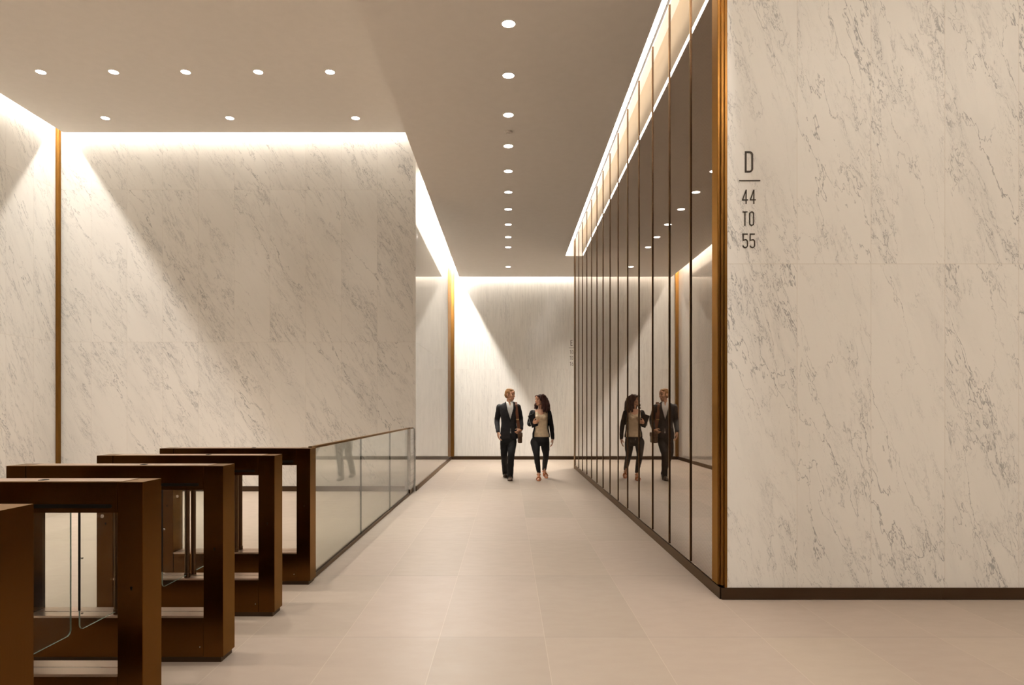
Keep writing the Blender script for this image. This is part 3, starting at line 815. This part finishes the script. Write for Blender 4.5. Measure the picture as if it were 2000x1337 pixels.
hand(bm, wrL+Vector((.004, -.004, -.01)), (-1, -.12, -.62), (-.2, -.5, .8), (-.1, 1, -.25), (30, 36, 40, 42), 1.04, .04, (.7, .5, .4))
mb = fuse('body', bm, .0046, [MT['skin'], MT['lips'], MT['eyes'], MT['brow']], man, 2)
paint_face(mb, MM)
# trousers
bm = bmesh.new()
torso(bm, [(C(385, 0, D0).x, D0, CZ(z, D0), rx, ry) for z, rx, ry in ((775, .110, .100), (740, .150, .118), (690, .150, .115), (596, .139, .106))])
limb(bm, [(hipL, .090), (hipL.lerp(knL, .5), .082), (knL, .068), (knL.lerp(anL, .55)+Vector((0, .015, 0)), .063), (anL+Vector((0, -.002, -.060)), .058)])
limb(bm, [(hipR, .090), (hipR.lerp(knR, .5), .082), (knR, .068), (knR.lerp(anR, .5)+Vector((0, .01, .01)), .062), (anR+Vector((0, .01, -.03)), .055)])
tr = fuse('trousers', bm, .009, MT['trouser'], man, 3, .004, 11.)
# shirt, then the jacket cut open over it
cxm = C(388, 0, D0).x
jrows = [(C(388, 0, D0).x, D0, CZ(z, D0), rx, ry) for z, rx, ry in ((706, .178, .128), (640, .172, .127), (560, .156, .120), (500, .150, .120), (420, .166, .130), (350, .186, .122), (315, .192, .105), (292, .135, .088), (276, .080, .072))]
bm = bmesh.new(); torso(bm, [(a, b, c, rx*.90, ry*.90) for a, b, c, rx, ry in jrows[1:]])
limb(bm, [(C(392, 305, 13.515), .082), (C(393, 284, 13.512), .070)], ball_ends=False)
sh = fuse('shirt', bm, .007, MT['shirt'], man, 2)
carve(sh, [[(CX(x), CZ(z)) for x, z in ((378, 262), (424, 262), (402, 322))]], D0)
bm = bmesh.new(); torso(bm, jrows)
limb(bm, [(shR, .064), (shR.lerp(elR, .5), .060), (elR, .055), (wrR+Vector((0, 0, .02)), .041)])
limb(bm, [(shL, .064), (shL.lerp(elL, .5), .060), (elL, .055), (wrL+Vector((0, .01, .015)), .042)])
jk = fuse('jacket', bm, .0075, MT['suit'], man, 3, .0045, 10.)
jc = caster(jk)
V = [(350, 262), (441, 262), (443, 345), (406, 484), (364, 345)]
bm = bmesh.new()
patch(bm, jc, [(CX(342), CZ(268)), (CX(348), CZ(345)), (CX(398), CZ(490))], [(CX(354), CZ(266)), (CX(367), CZ(345)), (CX(408), CZ(488))], 14, 3)
own('lapel', bm, MT['suit'], man)
bm = bmesh.new()
patch(bm, jc, [(CX(440), CZ(266)), (CX(441), CZ(345)), (CX(405), CZ(488))], [(CX(453), CZ(268)), (CX(462), CZ(345)), (CX(416), CZ(492))], 14, 3)
own('lapel', bm, MT['suit'], man)
bm = bmesh.new(); yb = jc(CX(406), CZ(498)) or 13.38
cyl(bm, (CX(406), yb-.004, CZ(498)), .008, .006, 12, 'Y'); own('button', bm, MT['black'], man)
bm = bmesh.new(); yb = jc(CX(470), CZ(400)) or 13.38
patch(bm, jc, [(CX(300), CZ(575)), (CX(302), CZ(586))], [(CX(352), CZ(580)), (CX(352), CZ(591))], 2, 6, .002, .004); own('pocket_flap', bm, MT['suit'], man)
carve(jk, [[(CX(x), CZ(z)) for x, z in V], [(CX(x), CZ(z)) for x, z in ((407, 575), (425, 712), (398, 712))]], D0)
# collar of the shirt: two flaps round the neck
bm = bmesh.new(); N = 20; nc = C(393, 287, 13.512); rows_ = []
for i in range(N+1):
    a = R(-72+324*i/N)+R(180)*0
    th = R(-90)+R(18)+(R(324))*i/N
    dx, dy = math.cos(th), math.sin(th)
    fl = max(0., -dy)**2
    top = nc+Vector((dx*.066, dy*.068, .034-fl*.012)); mid = nc+Vector((dx*.072, dy*.074, .040-fl*.012)); low = nc+Vector((dx*(.082+.006*fl), dy*(.084+.016*fl), -.004-.030*fl)); inn = nc+Vector((dx*.064, dy*.066, -.02-.02*fl))
    rows_.append([bm.verts.new(p) for p in (top, mid, low, inn)])
for a, b in zip(rows_, rows_[1:]):
    for j in range(4): bm.faces.new((a[j], a[(j+1) % 4], b[(j+1) % 4], b[j]))
bm.faces.new(rows_[0]); bm.faces.new(rows_[-1])
own('collar', bm, MT['shirt'], sh)
# hair
bm = bmesh.new(); b2 = bmesh.new()
ball(b2, (0, .024, .040), (.0785, .0925, .0865)); ball(b2, (0, .050, .005), (.0765, .066, .080)); ball(b2, (0, -.030, .094), (.052, .048, .026)); ball(b2, (0, .02, .105), (.06, .07, .024))
for s_ in (-1, 1): ball(b2, (s_*.066, -.012, .018), (.009, .016, .036))
for v in b2.verts: v.co = MM @ v.co
me = bpy.data.meshes.new('t'); b2.to_mesh(me); b2.free(); bm.from_mesh(me)
fuse('hair', bm, .0045, MT['hair_m'], man, 3, .0014, 60., .5)
for he, to, up in ((heL, toeL, (0, 0, 1)), (heR, toeR, (0, .5, 1))):
    bm = bmesh.new(); z0 = Vector((0, 0, -.030)) if he is heL else Vector((0, -.0, -.024))
    shoe_mesh(bm, he+z0-Vector((0, 0, .004 if he is heL else 0)), to+z0, .050, .095, up); so = own('shoe', bm, MT['shoe'], man)
# messenger bag carried at his side
bag = thing('shoulder_bag', 'brown leather shoulder bag hanging at the side of the man in the suit', 'bag', C(514, 760, 13.52)*1.0)
bx = C(514, 0, 13.52).x
bm = bmesh.new(); box(bm, bx-.034, bx+.050, 13.36, 13.70, CZ(757, 13.5), CZ(640, 13.5), .022, 3); own('body', bm, MT['bagleather'], bag)
bm = bmesh.new(); box(bm, bx-.038, bx+.058, 13.352, 13.708, CZ(682, 13.5), CZ(634, 13.5), .012, 2); own('flap', bm, MT['bagleather'], bag)
bm = bmesh.new()
fr = [(CX(470), CZ(291)), (CX(474), CZ(306)), (CX(480), CZ(360)), (CX(492), CZ(480)), (CX(505), CZ(560)), (CX(514), CZ(640))]
ys_ = []
last = 13.44
for x, z in fr:
    y = jc(x, z)
    if y is None or y > 13.56: y = last
    ys_.append(y-.010); last = y
ys_[0] = 13.47
path = [Vector((x, y, z)) for (x, z), y in zip(fr, ys_)]
back = [Vector((CX(472), 13.55, CZ(291))), Vector((CX(478), 13.63, CZ(330))), Vector((CX(490), 13.65, CZ(480))), Vector((CX(512), 13.66, CZ(640)))]
pp = [Vector(q) for q in catmull([tuple(v) for v in path+back], 5)]
hw, prev = .027, None; A = []
for i, p in enumerate(pp):
    d = (pp[min(i+1, len(pp)-1)]-pp[max(0, i-1)]).normalized(); s_ = Vector((1, 0, 0)); s_ = (s_-d*s_.dot(d)).normalized(); nn = d.cross(s_).normalized()
    A.append([bm.verts.new(p+s_*hw+nn*.003), bm.verts.new(p-s_*hw+nn*.003), bm.verts.new(p-s_*hw-nn*.003), bm.verts.new(p+s_*hw-nn*.003)])
for a, b in zip(A, A[1:]):
    for j in range(4): bm.faces.new((a[j], a[(j+1) % 4], b[(j+1) % 4], b[j]))
bm.faces.new(A[0]); bm.faces.new(A[-1])
st = own('strap', bm, MT['leather'], bag, False)
bm = bmesh.new(); box(bm, CX(491)-.031, CX(491)+.031, path[3].y-.010, path[3].y-.003, path[3].z-.008, path[3].z+.012, .002); o = own('buckle', bm, MT['brass'], st)

# ---------------- the woman
D1 = 13.46
wom = thing('person', 'woman with long dark hair, beige top and black cardigan, holding a notebook', 'person', (C(765, 0, D1).x, D1, 0))
hipR, knR, anR = C(700, 730, 13.44), C(718, 905, 13.30), C(743, 1120, 13.36)      # her right leg, in front
hipL, knL, anL = C(815, 730, 13.48), C(828, 905, 13.46), C(808, 1085, 13.86)
shR, elR, wrR = C(668, 400, 13.48), C(634, 532, 13.48), C(668, 520, 13.25)
shL, elL, wrL = C(860, 400, 13.48), C(893, 560, 13.54), C(909, 706, 13.50)
bm = bmesh.new()
ball(bm, C(762, 725, D1), (.150, .108, .09))
rows = [(720, 762, .150, .105), (660, 768, .128, .095), (590, 772, .112, .088), (500, 772, .122, .098), (450, 768, .138, .112), (400, 766, .150, .095), (372, 766, .125, .075), (355, 766, .075, .06)]
torso(bm, [(C(cx, 0, D1).x, D1, CZ(z, D1), rx, ry) for z, cx, rx, ry in rows])
for s_ in (724, 806): ball(bm, C(s_, 455, D1-.085), (.052, .050, .052))
hw_ = C(752, 250, 13.43)
limb(bm, [(C(768, 368, D1+.01), .058), (C(766, 335, D1), .046), (hw_+Vector((.008, .014, -.05)), .046)])
MW = head(bm, hw_, -52, 2, .93, True)
for h_, k_, a_ in ((hipR, knR, anR), (hipL, knL, anL)): limb(bm, [(h_, .066), (h_.lerp(k_, .5), .056), (k_, .038), (k_.lerp(a_, .4)+Vector((0, .012, 0)), .036), (a_, .027)])
for s_, e_, w_ in ((shR, elR, wrR), (shL, elL, wrL)): limb(bm, [(s_, .038), (e_, .031), (w_, .022)])
toeR = Vector((C(741, 0, 13.2).x, 13.185, .022)); heR = Vector((C(744, 0, 13.4).x, 13.405, .045))
toeL = Vector((C(834, 0, 13.72).x, 13.70, .022)); heL = anL+Vector((0, .045, -.035))
limb(bm, [(anR, .032), (heR.lerp(toeR, .45)+Vector((0, 0, .02)), .031), (toeR+Vector((0, .04, .002)), .022)]); limb(bm, [(heR, .026), (anR+Vector((0, .01, -.02)), .030)])
limb(bm, [(anL, .032), (heL.lerp(toeL, .5)+Vector((0, 0, .014)), .031), (toeL+Vector((0, .04, .004)), .022)]); limb(bm, [(heL+Vector((0, -.01, .01)), .026), (anL+Vector((0, .01, -.02)), .030)])
hand(bm, wrR, (1, -.15, .25), (-.15, -.1, 1), (.1, 1, .1), (28, 38, 44, 48), .92, .05, (.6, .7, .3))
hand(bm, wrL, (-.03, -.10, -1), (-.1, -1, .1), (-1, .1, 0), (18, 22, 26, 28), .92)
wb = fuse('body', bm, .0044, [MT['skin2'], MT['lips'], MT['eyes'], MT['brow']], wom, 2)
paint_face(wb, MW, smile=1.)
bm = bmesh.new()
torso(bm, [(C(cx, 0, D1).x, D1, CZ(z, D1), rx, ry) for z, cx, rx, ry in ((790, 760, .100, .095), (756, 761, .172, .120), (716, 762, .176, .120), (686, 766, .158, .106), (660, 768, .138, .098))])
limb(bm, [(hipR+Vector((-.006, 0, -.03)), .092), (hipR.lerp(knR, .5), .083), (knR, .060), (knR.lerp(anR, .4)+Vector((0, .012, 0)), .056), (anR+Vector((0, .004, .035)), .040)])
limb(bm, [(hipL+Vector((.002, 0, -.03)), .092), (hipL.lerp(knL, .5), .083), (knL, .060), (knL.lerp(anL, .4)+Vector((0, .012, .01)), .056), (anL+Vector((0, -.002, .03)), .044)])
fuse('trousers', bm, .009, MT['trouser'], wom, 3, .003, 11.)
trow = [(686, 774, .163, .120), (672, 774, .162, .120), (650, 773, .152, .113), (632, 772, .142, .107), (590, 772, .126, .102), (500, 772, .134, .112), (450, 768, .148, .122), (405, 766, .150, .104), (385, 766, .130, .088)]
bm = bmesh.new(); torso(bm, [(C(cx, 0, D1).x, D1, CZ(z, D1), rx, ry) for z, cx, rx, ry in trow])
for s_ in (724, 806): ball(bm, C(s_, 458, D1-.088), (.060, .056, .060))
cm = fuse('camisole', bm, .007, MT['camisole'], wom, 4, .0035, 12.)
carve(cm, [[(CX(x), CZ(z)) for x, z in ((722, 350), (826, 350), (818, 392), (790, 418), (765, 424), (745, 415), (728, 392))]], D1)
cc = caster(cm); bm = bmesh.new()
patch(bm, cc, [(CX(704), CZ(643)), (CX(846), CZ(643))], [(CX(704), CZ(648)), (CX(846), CZ(648))], 16, 1, .0, .003); own('waist_seam', bm, MT['camisole'], cm)
bm = bmesh.new()
torso(bm, [(C(cx, 0, D1).x, D1, CZ(z, D1), rx, ry) for z, cx, rx, ry in ((690, 772, .176, .132), (640, 770, .170, .128), (590, 772, .150, .120), (500, 772, .152, .126), (450, 768, .166, .134), (400, 766, .168, .115), (378, 766, .140, .095), (355, 766, .085, .07))])
for s_ in (724, 806): ball(bm, C(s_, 458, D1-.09), (.068, .060, .066))
limb(bm, [(shR, .060), (shR.lerp(elR, .5), .056), (elR, .050), (wrR+Vector((-.02, .01, 0)), .036)])
limb(bm, [(shL, .058), (shL.lerp(elL, .5), .054), (elL, .048), (wrL+Vector((0, 0, .01)), .038)])
cd = fuse('cardigan', bm, .0075, MT['cardigan'], wom, 3, .004, 11.)
carve(cd, [[(CX(x), CZ(z)) for x, z in ((700, 335), (842, 335), (850, 400), (856, 480), (866, 580), (872, 720), (688, 720), (690, 600), (694, 500), (698, 410))]], D1)
# hair: a cap and long locks falling to the shoulders
bm = bmesh.new(); b2 = bmesh.new()
ball(b2, (0, .028, .040), (.084, .096, .088)); ball(b2, (0, .050, .0), (.086, .074, .095))
for s_ in (-1, 1): ball(b2, (s_*.066, .0, .03), (.018, .050, .055)); ball(b2, (s_*.035, -.05, .085), (.04, .04, .022), Matrix.Rotation(R(25*s_), 4, 'Y'))
for v in b2.verts: v.co = MW @ v.co
me = bpy.data.meshes.new('t'); b2.to_mesh(me); b2.free(); bm.from_mesh(me)
random.seed(4)
def lock(x0, z0, y0, x1, z1, y1, bulge, r0=.031):
    a, b = C(x0, z0, y0), C(x1, z1, y1)
    pts = []
    for i in range(6):
        t = i/5; p = a.lerp(b, t); p.x += bulge*math.sin(math.pi*t)+.008*math.sin(9*t+x0); p.y += .006*math.sin(8*t+z0)
        pts.append((p, r0*(1.05-.62*t**2)))
    limb(bm, pts, 10, 3)
for x0, z0, y0, x1, z1, y1, bl_ in ((795, 195, 13.40, 800, 375, 13.36, .012), (810, 205, 13.42, 826, 385, 13.36, .016), (822, 215, 13.45, 846, 380, 13.38, .02), (832, 235, 13.48, 862, 372, 13.42, .018),
        (835, 250, 13.50, 868, 362, 13.46, .012), (815, 230, 13.55, 850, 365, 13.56, .01), (790, 230, 13.56, 800, 370, 13.58, 0), (760, 230, 13.56, 755, 365, 13.58, 0), (735, 240, 13.54, 722, 350, 13.54, -.01),
        (722, 262, 13.48, 706, 352, 13.46, -.008), (718, 285, 13.47, 700, 345, 13.43, -.006), (788, 200, 13.36, 783, 350, 13.345, .010), (800, 215, 13.37, 812, 388, 13.335, .012), (806, 205, 13.39, 840, 388, 13.345, .02), (828, 225, 13.46, 856, 376, 13.40, .02), (792, 205, 13.38, 796, 384, 13.335, .006), (820, 270, 13.42, 838, 395, 13.36, .012)):
    lock(x0, z0, y0, x1, z1, y1, bl_)
fuse('hair', bm, .0055, MT['hair_w'], wom, 9, .0045, 42., .12)
# sandals
for an, he, to, lift in ((anR, heR, toeR, 0.), (anL, heL, toeL, 1.)):
    bm = bmesh.new(); d = (to-he)
    dn = Vector((0, 0, -.020))
    shoe_mesh(bm, he+Vector((0, .005, -.040 if not lift else -.026)), to+dn, .043, .018, (0, 0, 1) if not lift else (0, .5, 1))
    for f, rr in ((.70, .044), (.50, .043)):
        c = he.lerp(to, f)+Vector((0, 0, .004))
        limb(bm, [(c+Vector((rr*math.cos(R(a)), .01*math.sin(R(a)), rr*.95*math.sin(R(a))-.004)), .009) for a in range(0, 181, 30)], 8, 2)
    limb(bm, [(an+Vector((.038*math.cos(R(a)), .040*math.sin(R(a)), -.020)), .008) for a in range(0, 361, 30)], 8, 2)
    limb(bm, [(an+Vector((0, -.036, -.018)), .009), (he.lerp(to, .62)+Vector((0, 0, .045)), .010)], 8)
    if not lift: box(bm, he.x-.022, he.x+.022, he.y-.03, he.y+.03, .001, .03, .006)
    fuse('sandal', bm, .004, MT['sandal'], wom, 1)
# notebook in her hand
A_, B_, C_ = C(609, 410, 13.20), C(686, 430, 13.285), C(737, 575, 13.30)
ex = (C_-B_).normalized(); ey = B_-A_; ey = (ey-ex*ey.dot(ex)).normalized(); en = ex.cross(ey).normalized()
mid = A_.lerp(C_, .5)
nb = thing('notebook', 'black notebook with white page edges held by the woman in the cardigan', 'notebook', mid)
Mx = Matrix((( *ex, 0), (*ey, 0), (*en, 0), (0, 0, 0, 1))).transposed()
for nm, hx, hy, hz, mt in (('cover', .126, .078, .008, 'folder'), ('pages', .1263, .0783, .0042, 'pages')):
    bm = bmesh.new(); box(bm, -hx, hx, -hy, hy, -hz, hz, .0015 if nm == 'cover' else 0)
    bmesh.ops.transform(bm, matrix=Mx, verts=bm.verts)
    o = mesh_obj(nm, bm, MT[mt], nb)
#PEOPLE1

# ------------------------------------------------------------------ camera, world, colour
cam = bpy.data.cameras.new('camera'); co = bpy.data.objects.new('camera', cam); COL.objects.link(co)
co.location = (0, 0, H); co.rotation_euler = (R(90), 0, 0)
cam.sensor_width = 36.; cam.sensor_fit = 'HORIZONTAL'; cam.lens = 36.*F/2000.
cam.shift_x = (1000.-VX)/2000.; cam.shift_y = (VY-668.5)/2000.
cam.clip_start = .05; S.camera = co
w = bpy.data.worlds.new('world'); S.world = w; w.use_nodes = True
w.node_tree.nodes['Background'].inputs[0].default_value = (.02, .018, .015, 1); w.node_tree.nodes['Background'].inputs[1].default_value = .2
vs = S.view_settings
vs.view_transform = 'Standard'; vs.look = 'None'; vs.gamma = 1.; vs.use_curve_mapping = False; vs.exposure = 1.36
cy = S.cycles; cy.use_light_tree = False
cy.max_bounces = 6; cy.diffuse_bounces = 4; cy.glossy_bounces = 4; cy.use_adaptive_sampling = True; cy.adaptive_threshold = .06; cy.adaptive_min_samples = 24; cy.transparent_max_bounces = 16
cy.caustics_reflective = False; cy.caustics_refractive = False; cy.sample_clamp_indirect = 4.; cy.use_denoising = True
